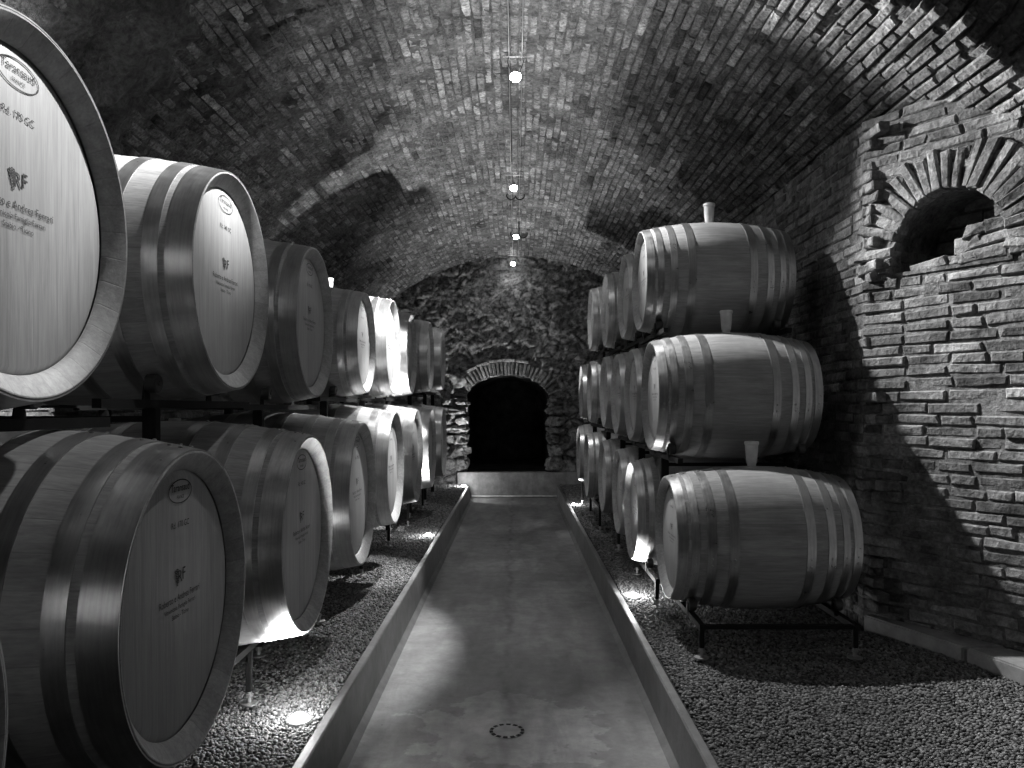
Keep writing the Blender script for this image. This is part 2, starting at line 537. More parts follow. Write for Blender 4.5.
def mids(ys, first, last):
    m = [first] + [(a + b) / 2 for a, b in zip(ys[:-1], ys[1:])] + [last]
    return m

def rloc(key, inset, sc=1.0):
    sp = SPEC[key]; x = sp['L'] / 2 - inset
    return radius(x, sp['L'], sp['re'], sp['rb']) * sc + .003

ordl = ['nearest', 'second', 'third', 'fourth', 'fifth', 'sixth', 'seventh', 'farthest']
ins = .18
# left, lower level (short legs) and upper level (posts rise between the lower barrels)
ysb = [b[1] for b in left_bottom]; mb = mids(ysb, .3, 9.97)
for i, (x0, y, z) in enumerate(left_bottom):
    R = rloc('large', .25)
    legs = [y]
    xs = (x0 + .25, x0 + 1.10 - .25)
    z1 = z + H - R - .02
    rack_bay(-1, f'low black steel cradle on the gravel under the {ordl[i]} barrel of the lower left row', 'low cradles under the lower left row',
             xs, [(y, z + H, R)], R, 0, mb[i], mb[i + 1], (z1, z1), GZ + .018, legs)
mt_ = [b[1] for b in left_top]
cuts = mids(mt_, 1.05, 11.2)
for i, t in enumerate(left_top):
    sc = t[3] if len(t) > 3 else 1.0
    R = rloc('large', ins, sc); x0, y, z = t[:3]
    xs = (x0 + ins, x0 + 1.10 * sc - ins)
    z1 = z + H - R - .02
    # posts stand in the gaps between lower barrels
    legs = [m for m in mb + [10.9] if cuts[i] <= m < cuts[i + 1]] or [mb[i]]
    legs = [min(max(l, cuts[i] + .03), cuts[i + 1] - .03) for l in legs]
    if i == 0: legs = [1.49]
    rack_bay(-1, f'black steel upper rack with rollers carrying the {ordl[i]} barrel of the upper left row', 'upper racks of the left side',
             xs, [(y, z + H, R)], R, 1, cuts[i], cuts[i + 1], (z1, z1), GZ + .018, legs)
ins = .09
lev = ['lowest', 'middle', 'top']
prev = None
for ri, row in enumerate(right_rows):
    ys = [r[1] for r in row]
    cuts = mids(ys, ys[0] - .46, ys[-1] + .5)
    base_rail = GZ
    for i, (x0, y, z) in enumerate(row):
        R = rloc('small', ins)
        xs = (x0 + ins, x0 + .915 - ins)
        z1 = z + H - R - .02
        if ri == 0:
            legs = [cuts[i] + .03] + ([cuts[i + 1] - .03] if i == len(row) - 1 else []); base = GZ + .018
        else:
            below = right_rows[ri - 1]
            by = [r[1] for r in below]
            gm = mids(by, by[0] - .43, by[-1] + .47)
            legs = [m for m in gm if cuts[i] <= m < cuts[i + 1]]
            if not legs: legs = [cuts[i + 1] - .03]
            bc = mids(by, by[0] - .46, by[-1] + .5)
            base = max(H + below[k][2] - R - .02 + .0155 for k in range(len(by)) if bc[k] - .04 <= legs[0] <= bc[k + 1] + .04)
        o_ = ordl[i] if i < len(row) - 1 else 'farthest'
        rack_bay(1, f'black steel rack with rollers carrying the {o_} barrel of the {lev[ri]} right row', f'racks of the {lev[ri]} right row',
                 xs, [(y, z + H, R)], R, ri, cuts[i], cuts[i + 1], (z1, z1), base, legs, feet=(ri < 1))

# ------------------------------------------------------------------ the cellar shell
ZC = H - .75; R0 = 3.2
YEND = 12.9; YNEAR = -.6
WL = [(-2.32, 13.0), (-2.32, -1.0)]
WR = [(1.97, 13.0), (1.97, 4.47), (2.8, 3.1), (2.8, -1.0)]
def wall_x(poly, Y):
    for (xa, ya), (xb, yb) in zip(poly[:-1], poly[1:]):
        if yb <= Y <= ya:
            return xa + (xb - xa) * (ya - Y) / (ya - yb)
    return poly[0][0] if Y > poly[0][1] else poly[-1][0]
def sstep(a, b, x):
    t = min(max((x - a) / (b - a), 0), 1); return t * t * (3 - 2 * t)
def vR(th, Y):
    s = math.sin(th)
    ys = 4.25 - (.93 if s > 0 else .75) * s
    return R0 + ((.03 + .26 * sstep(.1, .65, s)) if Y < ys else 0.0)
def nz(p, s, seed=0):
    return noise.noise(Vector((p[0] * s + seed, p[1] * s, p[2] * s)))

def grid(name, fn, us, vs, mat, shade=None, cut=None, kind='structure'):
    """surface fn(u, v) -> point"""
    V = []; F = []; C = []
    nv = len(vs)
    for u in us:
        for v in vs:
            p = fn(u, v); V.append(p); C.append(shade(p) if shade else .5)
    for i in range(len(us) - 1):
        for j in range(nv - 1):
            if cut and cut((us[i] + us[i + 1]) / 2, (vs[j] + vs[j + 1]) / 2): continue
            F.append((i * nv + j, i * nv + j + 1, (i + 1) * nv + j + 1, (i + 1) * nv + j))
    return V, F, C

def frange(a, b, st):
    n = max(1, int(round((b - a) / st))); return [a + (b - a) * i / n for i in range(n + 1)]

def from_lists(name, V, F, C, mat, parent=None, smooth=True):
    me = bpy.data.meshes.new(name); me.from_pydata(V, [], F)
    at = me.attributes.new('shade', 'FLOAT', 'POINT'); at.data.foreach_set('value', C)
    if smooth: me.polygons.foreach_set('use_smooth', [True] * len(me.polygons))
    o = bpy.data.objects.new(name, me); me.materials.append(mat)
    return link(o, parent)

class Bricks:
    def __init__(s): s.V = []; s.F = []; s.C = []
    def add(s, c, U, W, N, lu, lw, th, jit=.004, shade=None, out=0.0):
        """brick centred at c on the wall face; U long, W height, N towards the room"""
        U = U.copy(); W = W.copy()
        rot = random.gauss(0, .012)
        U, W = U * math.cos(rot) + W * math.sin(rot), W * math.cos(rot) - U * math.sin(rot)
        tl = random.gauss(0, .02); tw = random.gauss(0, .04)
        n = len(s.V); hu, hw = lu / 2, lw / 2
        ch = min(.008, hw * .3)
        corners = ((-1, -1), (1, -1), (1, 1), (-1, 1))
        jo = [(random.gauss(0, jit), random.gauss(0, jit * .6)) for _ in range(4)]
        for depth, inset in ((-th, 0), (-ch, 0), (0, ch)):
            for k, (a, b) in enumerate(corners):
                d = depth + out
                if depth == 0: d += random.gauss(0, jit * .6)
                q = c + U * (a * (hu - inset) + jo[k][0]) + W * (b * (hw - inset) + jo[k][1]) + N * (d + (a * hu * tl + b * hw * tw if depth > -th else 0))
                s.V.append(q[:])
        sh = random.random() if shade is None else shade
        sh = min(max(sh, 0), 1)
        s.C += [sh] * 12
        for lv in (0, 1):
            for k in range(4):
                k2 = (k + 1) % 4
                s.F.append((n + lv * 4 + k, n + lv * 4 + k2, n + lv * 4 + 4 + k2, n + lv * 4 + 4 + k))
        s.F.append((n + 8, n + 9, n + 10, n + 11))
    def build(s, name, mat, parent=None):
        return from_lists(name, s.V, s.F, s.C, mat, parent, False)

def bshade():
    r = random.random()
    return .18 + .5 * random.random() if r < .85 else random.random()

# vault
bk = Bricks()
pitch = .061
th0, th1 = math.radians(-50), math.radians(64)
n_rows = int((th1 - th0) * R0 / pitch)
def plaster_mask(X, Y, Z):
    # rough render left of the crown near the camera
    v = nz((X, Y, Z), 1.3, 5) + .5 * nz((X, Y, Z), 3.1, 9)
    return v + .9 * sstep(-.6, -1.9, X) * sstep(5.4, 3.6, Y) - .25
for r in range(n_rows):
    th = th0 + (r + .5) * (th1 - th0) / n_rows
    y = YNEAR + random.random() * .3
    small = False
    while y < YEND:
        # towards the far end the bricks lie header-wise
        header = (y > 8.9 and random.random() < .75) or random.random() < .12
        ln = (.11 if header else .245) * random.uniform(.88, 1.1)
        yc = y + ln / 2
        y += ln + .011
        if yc > YEND: break
        wav = .012 * math.sin(yc * 1.7 + th * 5) + .02 * nz((th * 3, yc, 0), .8)
        tt = th + wav / R0 * .6
        R = vR(tt, yc)
        X = R * math.sin(tt); Z = ZC + R * math.cos(tt)
        if X > wall_x(WR, yc) + .12 or X < wall_x(WL, yc) - .12: continue
        if plaster_mask(X, yc, Z) > .62: continue
        if random.random() < .012: continue
        N = Vector((-math.sin(tt), 0, -math.cos(tt)))
        U = Vector((0, 1, 0)); W = Vector((math.cos(tt), 0, -math.sin(tt)))
        relief = .001 + .011 * sstep(.2, 1.5, X)
        bk.add(Vector((X, yc, Z)), U, W, N, ln, pitch - .007 * (1 + .6 * sstep(.2, 1.4, X)), .05, .003 + .0015 * sstep(.2, 1.4, X), bshade(), random.gauss(relief, .002 + .003 * sstep(.2, 1.4, X)))
vault_bricks = bk
ths = frange(th0, th1, .011)
def vfn(th, Y):
    R = vR(th, Y)
    X = R * math.sin(th); Z = ZC + R * math.cos(th)
    m = plaster_mask(X, Y, Z)
    d = .004 + .006 * sstep(.2, 1.4, X) + .012 * nz((X, Y, Z), 9) + .008 * nz((X, Y, Z), 25)
    if m > .45: d -= sstep(.45, .7, m) * (.03 + .07 * nz((X, Y, Z), 4, 3) + .045 * nz((X, Y, Z), 9, 1) + .03 * nz((X, Y, Z), 21, 1))
    R += d
    return (R * math.sin(th), Y, ZC + R * math.cos(th))
V, F, C = grid('c', vfn, ths, frange(YNEAR, YEND + .1, .035), None, lambda p: .5)
ceiling = from_lists('ceiling', V, F, C, M['plaster']); tag(ceiling, kind='structure')
vb = vault_bricks.build('vault_brickwork', M['vault'], ceiling)
# arch ring where the nearer, higher vault begins (voussoir ends)
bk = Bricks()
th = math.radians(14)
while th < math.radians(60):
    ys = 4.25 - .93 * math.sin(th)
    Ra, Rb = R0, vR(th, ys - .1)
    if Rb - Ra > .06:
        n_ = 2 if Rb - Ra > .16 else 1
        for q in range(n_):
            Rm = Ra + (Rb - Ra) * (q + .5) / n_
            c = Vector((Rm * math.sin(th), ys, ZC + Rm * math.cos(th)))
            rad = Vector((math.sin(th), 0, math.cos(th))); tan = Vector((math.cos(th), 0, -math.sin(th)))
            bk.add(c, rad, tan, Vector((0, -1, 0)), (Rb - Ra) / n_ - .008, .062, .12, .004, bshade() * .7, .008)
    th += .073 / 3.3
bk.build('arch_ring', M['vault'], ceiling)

# side walls
def wall_build(name, poly, room, niche=None):
    bk = Bricks()
    pts = [Vector((x, y, 0)) for x, y in poly]
    root = None
    for si, (a, b) in enumerate(zip(pts[:-1], pts[1:])):
        d = (b - a); L = d.length; U = d.normalized()
        N = Vector((-U.y, U.x, 0))
        if N.x * room < 0: N = -N
        ni = niche if (niche and si == 1) else None
        row = 0; z = .0
        while z < 3.0:
            zc = z + pitch / 2
            s = -random.random() * .25 if si == 0 else -.02
            while s < L:
                ln = random.choice((.24, .24, .25, .23, .12, .17)) * random.uniform(.92, 1.08)
                sc = s + ln / 2; s += ln + .013
                if sc > L + .05: break
                c = a + U * sc + Vector((0, 0, zc))
                if c.y > YEND + .1 or c.y < YNEAR - .3: continue
                zmax = ZC + math.sqrt(max(vR(.8 * (1 if room < 0 else -1), c.y) ** 2 - c.x ** 2, 0))
                if zc > zmax + .03: continue
                if ni and in_niche(sc, zc, .05 if zc > NB + .1 else .0, ln / 2): continue
                if si != 1 and random.random() < .02: continue
                wob = .008 * nz((c.x, c.y, zc), 2.2) + .006 * math.sin(sc * 2.3 + row)
                cc = c + Vector((0, 0, wob))
                bk.add(cc, U, Vector((0, 0, 1)), N, ln, pitch - .011, .06, .004, bshade(), random.gauss(.0095, .003))
            z += pitch; row += 1
    # backing surface
    V = []; F = []; C = []
    for si, (a, b) in enumerate(zip(pts[:-1], pts[1:])):
        d = (b - a); L = d.length; U = d.normalized(); N = Vector((-U.y, U.x, 0))
        if N.x * room < 0: N = -N
        ni = niche if (niche and si == 1) else None
        ss = frange(0, L, .03 if si == 1 else .08); zs = frange(0, 3.0, .03 if si == 1 else .08)
        v0 = len(V)
        def f(s, z):
            p = a + U * s + Vector((0, 0, z))
            return (p + N * (.001 + .004 * nz(p, 9) + .003 * nz(p, 28)))[:]
        v, f_, c_ = grid('w', f, ss, zs, None, lambda p: .5, (lambda s, z: in_niche(s, z, 0, 0)) if ni else None)
        V += v; C += c_; F += [tuple(i + v0 for i in q) for q in f_]
    base = from_lists(name, V, F, C, M['mortar']); tag(base, kind='structure')
    bk.build('wall_brickwork', M['wall'], base)
    return base

# niche in the slanting piece of the right wall (s runs from its far corner)
NS = .465; NW = .30; NB = H + .73; NSP = H + .83
def in_niche(s, z, grow, half):
    du = abs(s - NS) - half * .7
    w = NW + grow
    if z < NB: return False
    if z < NSP: return du < w
    return du < 0 and (du + half * .7) ** 2 + (z - NSP) ** 2 < w * w or (max(du, 0) ** 2 + (z - NSP) ** 2 < w * w)
wl = wall_build('wall_left', WL, 1)
wr = wall_build('wall_right', WR, -1, True)
a_, b_ = Vector((1.97, 4.47, 0)), Vector((2.8, 3.1, 0))
NU = (b_ - a_).normalized(); NN = Vector((-NU.y, NU.x, 0)); NN = -NN if NN.x > 0 else NN
bk = Bricks(); up = Vector((0, 0, 1))
# voussoirs standing round the arch
t = math.radians(-8)
while t < math.radians(188):
    rad = NU * math.cos(t) + up * math.sin(t); tan = up * math.cos(t) - NU * math.sin(t)
    ln = random.uniform(.19, .26); rr = NW + ln / 2 - .01
    c = a_ + NU * NS + up * NSP + rad * rr
    bk.add(c, rad, tan, NN, ln, random.uniform(.044, .058), .09, .006, bshade() + .1, random.uniform(.012, .035))
    t += .062 / (NW + .1)
# jambs below the springing
for sx in (-1, 1):
    z = NB + .03
    while z < NSP - .02:
        c = a_ + NU * (NS + sx * (NW + .10)) + up * z
        bk.add(c, NU, up, NN, .2, .048, .09, .005, bshade(), .02)
        z += .06
# collapsed rubble filling the right of the sill
for k, (s_, z_, l_, h_) in enumerate([(.63, .03, .22, .06), (.50, .025, .20, .055), (.36, .02, .2, .05), (.68, .10, .22, .062), (.56, .09, .14, .07), (.72, .17, .16, .06), (.60, .155, .10, .06), (.74, .235, .1, .05)]):
    c = a_ + NU * s_ + up * (NB + z_) - NN * .03
    bk.add(c, (NU + up * .10).normalized(), (up - NU * .10).normalized(), NN, l_, h_, .16, .009, bshade() + .1, .03)
bk.build('niche_arch', M['wall'], wr)
# niche lining: sides, soffit, back
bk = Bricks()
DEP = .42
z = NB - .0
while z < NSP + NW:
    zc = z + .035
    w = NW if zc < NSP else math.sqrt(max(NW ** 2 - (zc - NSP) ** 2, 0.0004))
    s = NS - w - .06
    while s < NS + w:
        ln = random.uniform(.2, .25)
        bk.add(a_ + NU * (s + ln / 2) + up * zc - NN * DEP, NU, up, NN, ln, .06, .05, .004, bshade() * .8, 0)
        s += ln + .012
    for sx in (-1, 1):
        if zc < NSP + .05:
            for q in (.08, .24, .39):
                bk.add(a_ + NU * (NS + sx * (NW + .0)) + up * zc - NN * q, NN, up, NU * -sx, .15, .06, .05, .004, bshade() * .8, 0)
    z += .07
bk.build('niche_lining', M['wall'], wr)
V = []; F = []; C = []
prof = [(NS - NW - .02, NB - .02)] + [(NS + (NW + .02) * math.cos(t), NSP + (NW + .02) * math.sin(t)) for t in [PI - PI * i / 20 for i in range(21)]] + [(NS + NW + .02, NB - .02)]
for (s, z) in prof:
    for q in (-.01, DEP + .03):
        V.append((a_ + NU * s + up * z - NN * q)[:]); C.append(.5)
n = len(prof)
for i in range(n):
    j = (i + 1) % n
    F.append((2 * i, 2 * i + 1, 2 * j + 1, 2 * j))
F.append(tuple(2 * i + 1 for i in range(n)))
from_lists('niche_recess', V, F, C, M['mortar'], wr, False)

# end wall of rubble with the arched opening
OX, OW, OB, OS, OR = -.125, .665, H - 1.03, H + .16, .38
def in_open(x, z, g=0.0):
    dx = abs(x - OX)
    if z < OB: return False
    if z < OS: return dx < OW + g
    return (dx / (OW + g)) ** 2 + ((z - OS) / (OR + g)) ** 2 < 1
def cell(x, z, sc, seed=0):
    d, pts = noise.voronoi(Vector((x * sc + seed, z * sc * 1.45, seed * .7)), distance_metric='DISTANCE', exponent=2.5)
    return d[1] - d[0], noise.cell(pts[0] * 13.7)
def rubble(x, z):
    # smaller stones high up, large rounded ones down the left jamb
    e, r = cell(x + .16 * noise.noise(Vector((x * 4, 0, z * 4))), z + .14 * noise.noise(Vector((x * 3, 5, z * 3))), 9.5)
    h = sstep(.0, .2, e) * .018 * (.3 + 1.4 * abs(r))
    if z < H + .25:
        e2, r2 = cell(x + .05 * noise.noise(Vector((x * 5, 2, z * 5))), z, 4.2, 3.3)
        k = sstep(H + .25, H - .05, z)
        h = h * (1 - k) + k * sstep(0, .3, e2) * .085 * (.6 + .6 * abs(r2)); r = r * (1 - k) + r2 * k; e = e * (1 - k) + e2 * k
    h += .03 * nz((x, 0, z), 5) + .022 * nz((x, 3, z), 14) + .02 * abs(nz((x, 3, z), 27))
    return h, r, e
def efn(x, z):
    h, r, e = rubble(x, z)
    return (x, YEND - h, z)
def eshade_pt(p):
    h, r, e = rubble(p[0], p[2])
    return min(max((.35 + .45 * abs(r)) * sstep(-.02, .12, e) + .08, 0), 1)
V, F, C = grid('e', efn, frange(-2.6, 2.6, .018), frange(0, H + 2.6, .018), None, eshade_pt, lambda x, z: in_open(x, z, 0))
wb = from_lists('wall_back', V, F, C, M['rubble']); tag(wb, kind='structure')
# brick arch over the opening
bk = Bricks()
t = math.radians(-14)
while t < math.radians(194):
    px_, pz_ = OW * math.cos(t), OR * math.sin(t)
    nrm = Vector((math.cos(t) / OW, 0, math.sin(t) / OR)).normalized()
    tan = Vector((-nrm.z, 0, nrm.x))
    for ring, (off, ln) in enumerate(((.10, .21),)):
        c = Vector((OX + px_, YEND - .05, OS + pz_)) + nrm * off
        bk.add(c, nrm, tan, Vector((0, -1, 0)), ln * random.uniform(.85, 1.1), .044, .14, .006, bshade(), random.uniform(.0, .03))
    t += .056 / math.hypot(OW * math.sin(t), OR * math.cos(t))
# outer rim of flat bricks on the left side
t = math.radians(75)
while t < math.radians(178):
    px_, pz_ = (OW + .23) * math.cos(t), (OR + .23) * math.sin(t)
    nrm = Vector((math.cos(t) / OW, 0, math.sin(t) / OR)).normalized(); tan = Vector((-nrm.z, 0, nrm.x))
    bk.add(Vector((OX + px_, YEND - .06, OS + pz_)), tan, nrm, Vector((0, -1, 0)), .2, .04, .12, .004, .75 + .2 * random.random(), .02)
    t += .215 / math.hypot((OW + .23) * math.sin(t), (OR + .23) * math.cos(t))
bk.build('opening_arch', M['vault'], wb)
# jagged jamb stones along both sides of the opening
st = MB()
def stone(c, sx, sy, sz, seed, col_=.6):
    bm = bmesh.new(); bmesh.ops.create_icosphere(bm, subdivisions=3, radius=1)
    for v in bm.verts:
        k = 1 + .6 * noise.noise(v.co * 1.3 + Vector((seed, 0, 0))) + .3 * noise.noise(v.co * 3.1 + Vector((seed, 3, 0)))
        q = Vector((math.copysign(abs(v.co.x) ** .7, v.co.x), math.copysign(abs(v.co.y) ** .7, v.co.y), math.copysign(abs(v.co.z) ** .7, v.co.z)))
        v.co = Vector((q.x * sx, q.y * sy, q.z * sz)) * k
    st.add([(v.co + c)[:] for v in bm.verts], [[v.index for v in f.verts] for f in bm.faces], col_)
    bm.free()
z = OB + .04; k = 0
while z < OS - .05:
    hgt = random.uniform(.035, .11)
    for sx in (-1, 1):
        w = random.uniform(.09, .17)
        stone(Vector((OX + sx * (OW + w * .75), YEND - .02, z + hgt)), w, .13, hgt, k * 3.1 + sx, random.uniform(.45, .95)); k += 1
        if sx < 0:
            w2 = random.uniform(.08, .14)
            stone(Vector((OX - (OW + w * 1.5 + w2 + .03), YEND - .02, z + hgt)), w2, .11, hgt * .9, k * 7.3, random.uniform(.4, .9)); k += 1
    z += hgt * 2 + .01
for (x, z, a, b) in [(.64, 1.31, .09, .15), (.63, .53, .14, .11), (.86, .45, .16, .12), (-.9, 1.86, .13, .10), (1.02, .95, .15, .1)]:
    stone(Vector((x, YEND - .03, H + z if z > 1.2 and x == .64 else (z if x != .64 else z))), a, .09, b, x * 9, .7)
st.build('jamb_stones', M['rubble'], wb, True, True)
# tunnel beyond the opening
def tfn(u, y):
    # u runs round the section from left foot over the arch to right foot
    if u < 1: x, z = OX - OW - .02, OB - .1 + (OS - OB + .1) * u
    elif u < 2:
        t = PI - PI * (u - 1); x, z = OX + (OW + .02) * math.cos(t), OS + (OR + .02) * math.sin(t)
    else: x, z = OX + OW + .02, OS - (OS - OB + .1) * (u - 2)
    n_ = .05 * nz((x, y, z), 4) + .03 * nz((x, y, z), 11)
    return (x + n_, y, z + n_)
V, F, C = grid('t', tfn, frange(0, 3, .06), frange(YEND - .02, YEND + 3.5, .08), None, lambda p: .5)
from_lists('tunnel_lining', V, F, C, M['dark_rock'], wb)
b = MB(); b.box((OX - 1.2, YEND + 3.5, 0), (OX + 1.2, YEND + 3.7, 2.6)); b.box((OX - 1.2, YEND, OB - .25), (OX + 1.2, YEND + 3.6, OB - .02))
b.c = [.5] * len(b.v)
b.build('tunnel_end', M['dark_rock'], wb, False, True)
b = MB(); b.c = []
b.box((-3.0, -1.2, 0), (3.2, -1.0, 4.4)); b.c = [.5] * len(b.v)
wf = b.build('wall_front', M['mortar'], None, False, True); tag(wf, kind='structure')

# ------------------------------------------------------------------ floor, kerbs, gravel
def xL(Y): return -.648       # faces of the kerbs at walkway level
def xR(Y): return .648
b = MB()
nx = 8
b.box((-.72, YNEAR - .5, -.08), (.72, 12.86, 0))
fl = b.build('floor', M['floor']); tag(fl, kind='structure')
b = MB(); b.box((-3.0, YNEAR - .5, -.12), (-.72, 12.95, .10)); b.box((.72, YNEAR - .5, -.12), (3.4, 12.95, .10))
sub = b.build('floor', M['dirt']); tag(sub, kind='structure')
def kerb(side, name, label):
    b = MB(); s = side
    xf = .648 if s > 0 else .70
    xt = .642 if s > 0 else .708
    base = .642 if s > 0 else .70
    prof = [(xf - .006, 0), (xt, .225), (xt + .006, .231), (xt + .036, .231), (xt + .040, .225), (xt + .040, -.02), (xf - .006, -.02)]
    vs = []
    for Y in (YNEAR - .4, 12.2):
        vs += [(s * x, Y, z) for x, z in prof]
    n = len(prof)
    b.add(vs, [tuple(range(n)), tuple(range(n, 2 * n))] + [(i, (i + 1) % n, n + (i + 1) % n, n + i) for i in range(n)])
    # mortar fillet at its foot
    fi = [(xf - .034, .0005), (xf - .02, .012), (xf + .002, .03), (xf + .002, .0005)]
    vs = []
    for Y in (YNEAR - .4, 12.2): vs += [(s * x, Y, z) for x, z in fi]
    b.add(vs, [(0, 1, 2, 3), (4, 5, 6, 7)] + [(i, (i + 1) % 4, 4 + (i + 1) % 4, 4 + i) for i in range(4)])
    o = b.build(name, M['kerb']); tag(o, kind='structure')
    return o
kerb(-1, 'trim_1', ''); kerb(1, 'trim_2', '')

def ico():
    t = (1 + 5 ** .5) / 2
    v = np.array([(-1, t, 0), (1, t, 0), (-1, -t, 0), (1, -t, 0), (0, -1, t), (0, 1, t), (0, -1, -t), (0, 1, -t), (t, 0, -1), (t, 0, 1), (-t, 0, -1), (-t, 0, 1)], float)
    v /= np.linalg.norm(v[0])
    f = np.array([(0, 11, 5), (0, 5, 1), (0, 1, 7), (0, 7, 10), (0, 10, 11), (1, 5, 9), (5, 11, 4), (11, 10, 2), (10, 7, 6), (7, 1, 8), (3, 9, 4), (3, 4, 2), (3, 2, 6), (3, 6, 8), (3, 8, 9), (4, 9, 5), (2, 4, 11), (6, 2, 10), (8, 6, 7), (9, 8, 1)])
    return v, f
def gravel(side, label, seed):
    rs = np.random.RandomState(seed)
    P = []
    y = 1.2
    while y < 12.70:
        sp = .0125 + max(0, y - 4) * .0013
        x0 = .70 if side > 0 else .765
        x1 = (wall_x(WR, y) - .12 if side > 0 else 1.95)
        n = int((x1 - x0) / sp)
        xs = x0 + (np.arange(n) + rs.rand(n)) * sp
        ys = y + (rs.rand(n) - .5) * sp
        P.append(np.stack([side * xs, ys, np.full(n, sp)], 1))
        y += sp * .93
    P = np.concatenate(P); n = len(P)
    s = P[:, 2:3] * rs.uniform(.42, .80, (n, 1))
    A = s * rs.uniform(.75, 1.3, (n, 3)) * np.array([1, 1, .75])
    ang = rs.rand(n) * 2 * PI; til = rs.uniform(-.6, .6, n)
    V0, F0 = ico()
    V = V0[None] * A[:, None, :] * rs.uniform(.85, 1.15, (n, 12, 1))
    ct, st_ = np.cos(til)[:, None], np.sin(til)[:, None]
    V = np.stack([V[..., 0], V[..., 1] * ct - V[..., 2] * st_, V[..., 1] * st_ + V[..., 2] * ct], -1)
    ca, sa = np.cos(ang)[:, None], np.sin(ang)[:, None]
    V = np.stack([V[..., 0] * ca - V[..., 1] * sa, V[..., 0] * sa + V[..., 1] * ca, V[..., 2]], -1)
    und = .008 * np.sin(P[:, 0] * 5 + 1) * np.sin(P[:, 1] * 3.1)
    zc = GZ - .008 + und + rs.uniform(-.004, .005, n)
    V += np.stack([P[:, 0], P[:, 1], zc], 1)[:, None, :]
    V = V.reshape(-1, 3)
    F = (F0[None] + (np.arange(n) * 12)[:, None, None]).reshape(-1, 3)
    nb = len(V)
    # bed of fine grit below the pebbles
    bq = [(.695, -.9), (2.68, -.9), (2.68, 3.02), (1.87, 4.36), (1.87, 12.73), (.695, 12.73)] if side > 0 else [(-2.2, -.9), (-.76, -.9), (-.76, 12.73), (-2.2, 12.73)]
    bed = np.array([(x, y, GZ - .012) for x, y in bq])
    V = np.concatenate([V, bed]);
    F = np.concatenate([F, np.array([(nb, nb + 1, nb + 2), (nb, nb + 2, nb + 3)] if side < 0 else [(nb, nb + 1, nb + 2), (nb, nb + 2, nb + 3), (nb, nb + 3, nb + 5), (nb + 3, nb + 4, nb + 5)])])
    me = bpy.data.meshes.new('gravel')
    me.vertices.add(len(V)); me.vertices.foreach_set('co', V.astype(np.float32).ravel())
    me.loops.add(F.size); me.loops.foreach_set('vertex_index', F.astype(np.int32).ravel())
    me.polygons.add(len(F)); me.polygons.foreach_set('loop_start', np.arange(0, F.size, 3, dtype=np.int32))
    me.update(calc_edges=True)
    me.polygons.foreach_set('use_smooth', np.ones(len(F), bool))
    c = np.repeat(np.clip(rs.beta(2, 2.6, n), 0, 1), 12); c = np.concatenate([c, [0.0] * len(bed)])
    at = me.attributes.new('shade', 'FLOAT', 'POINT'); at.data.foreach_set('value', c.astype(np.float32))
    o = mesh_obj('gravel', me, M['gravel'])
    tag(o, label, 'gravel', None, 'stuff')
    return o
gravel(-1, 'bed of small grey pebbles between left kerb and under the left barrels', 3)
gravel(1, 'bed of small grey pebbles right of the right kerb, reaching the brick wall', 4)

# step below the opening, pipe at its foot
b = MB(); b.box((-.93, 12.74, 0), (1.6, 12.95, OB), .008)
o = b.build('trim_3', M['step']); tag(o, kind='structure')
b = MB(); b.tube([(-.70, 12.70, .022), (-.2, 12.69, .02), (.3, 12.695, .022), (.66, 12.70, .02)], .016, 12)
pp = b.build('pipe', M['pipe'], None, True); tag(pp, 'thin white pipe lying at the foot of the concrete step', 'pipe')
# stone ledge at the right wall
b = MB()
lp = [(2.2, 3.78), (2.38, 3.0), (2.6, 1.6), (3.0, 1.6), (2.9, 3.1), (2.06, 4.48), (2.0, 4.4)]
z0, z1 = .1, H - 1.145
segs = [[(2.15, 3.80), (2.34, 3.06), (2.80, 3.06), (2.36, 3.80)], [(1.93, 4.42), (2.145, 3.82), (2.36, 3.82), (1.98, 4.43)], [(2.345, 3.04), (2.55, 1.8), (2.82, 1.8), (2.80, 3.04)]]
bm = bmesh.new()
for sgm in segs:
    vs = [bm.verts.new((x, y, z0)) for x, y in sgm]; vt = [bm.verts.new((x, y, z1 + random.uniform(-.004, .004))) for x, y in sgm]
    bm.faces.new(vs); bm.faces.new(vt)
    for i in range(4): bm.faces.new((vs[i], vs[(i + 1) % 4], vt[(i + 1) % 4], vt[i]))
bmesh.ops.recalc_face_normals(bm, faces=bm.faces[:])
bmesh.ops.bevel(bm, geom=bm.edges[:], offset=.008, segments=2, affect='EDGES')
me = bpy.data.meshes.new('stone_ledge'); bm.to_mesh(me); bm.free()
o = mesh_obj('trim_4', me, M['ledge']); tag(o, kind='structure')

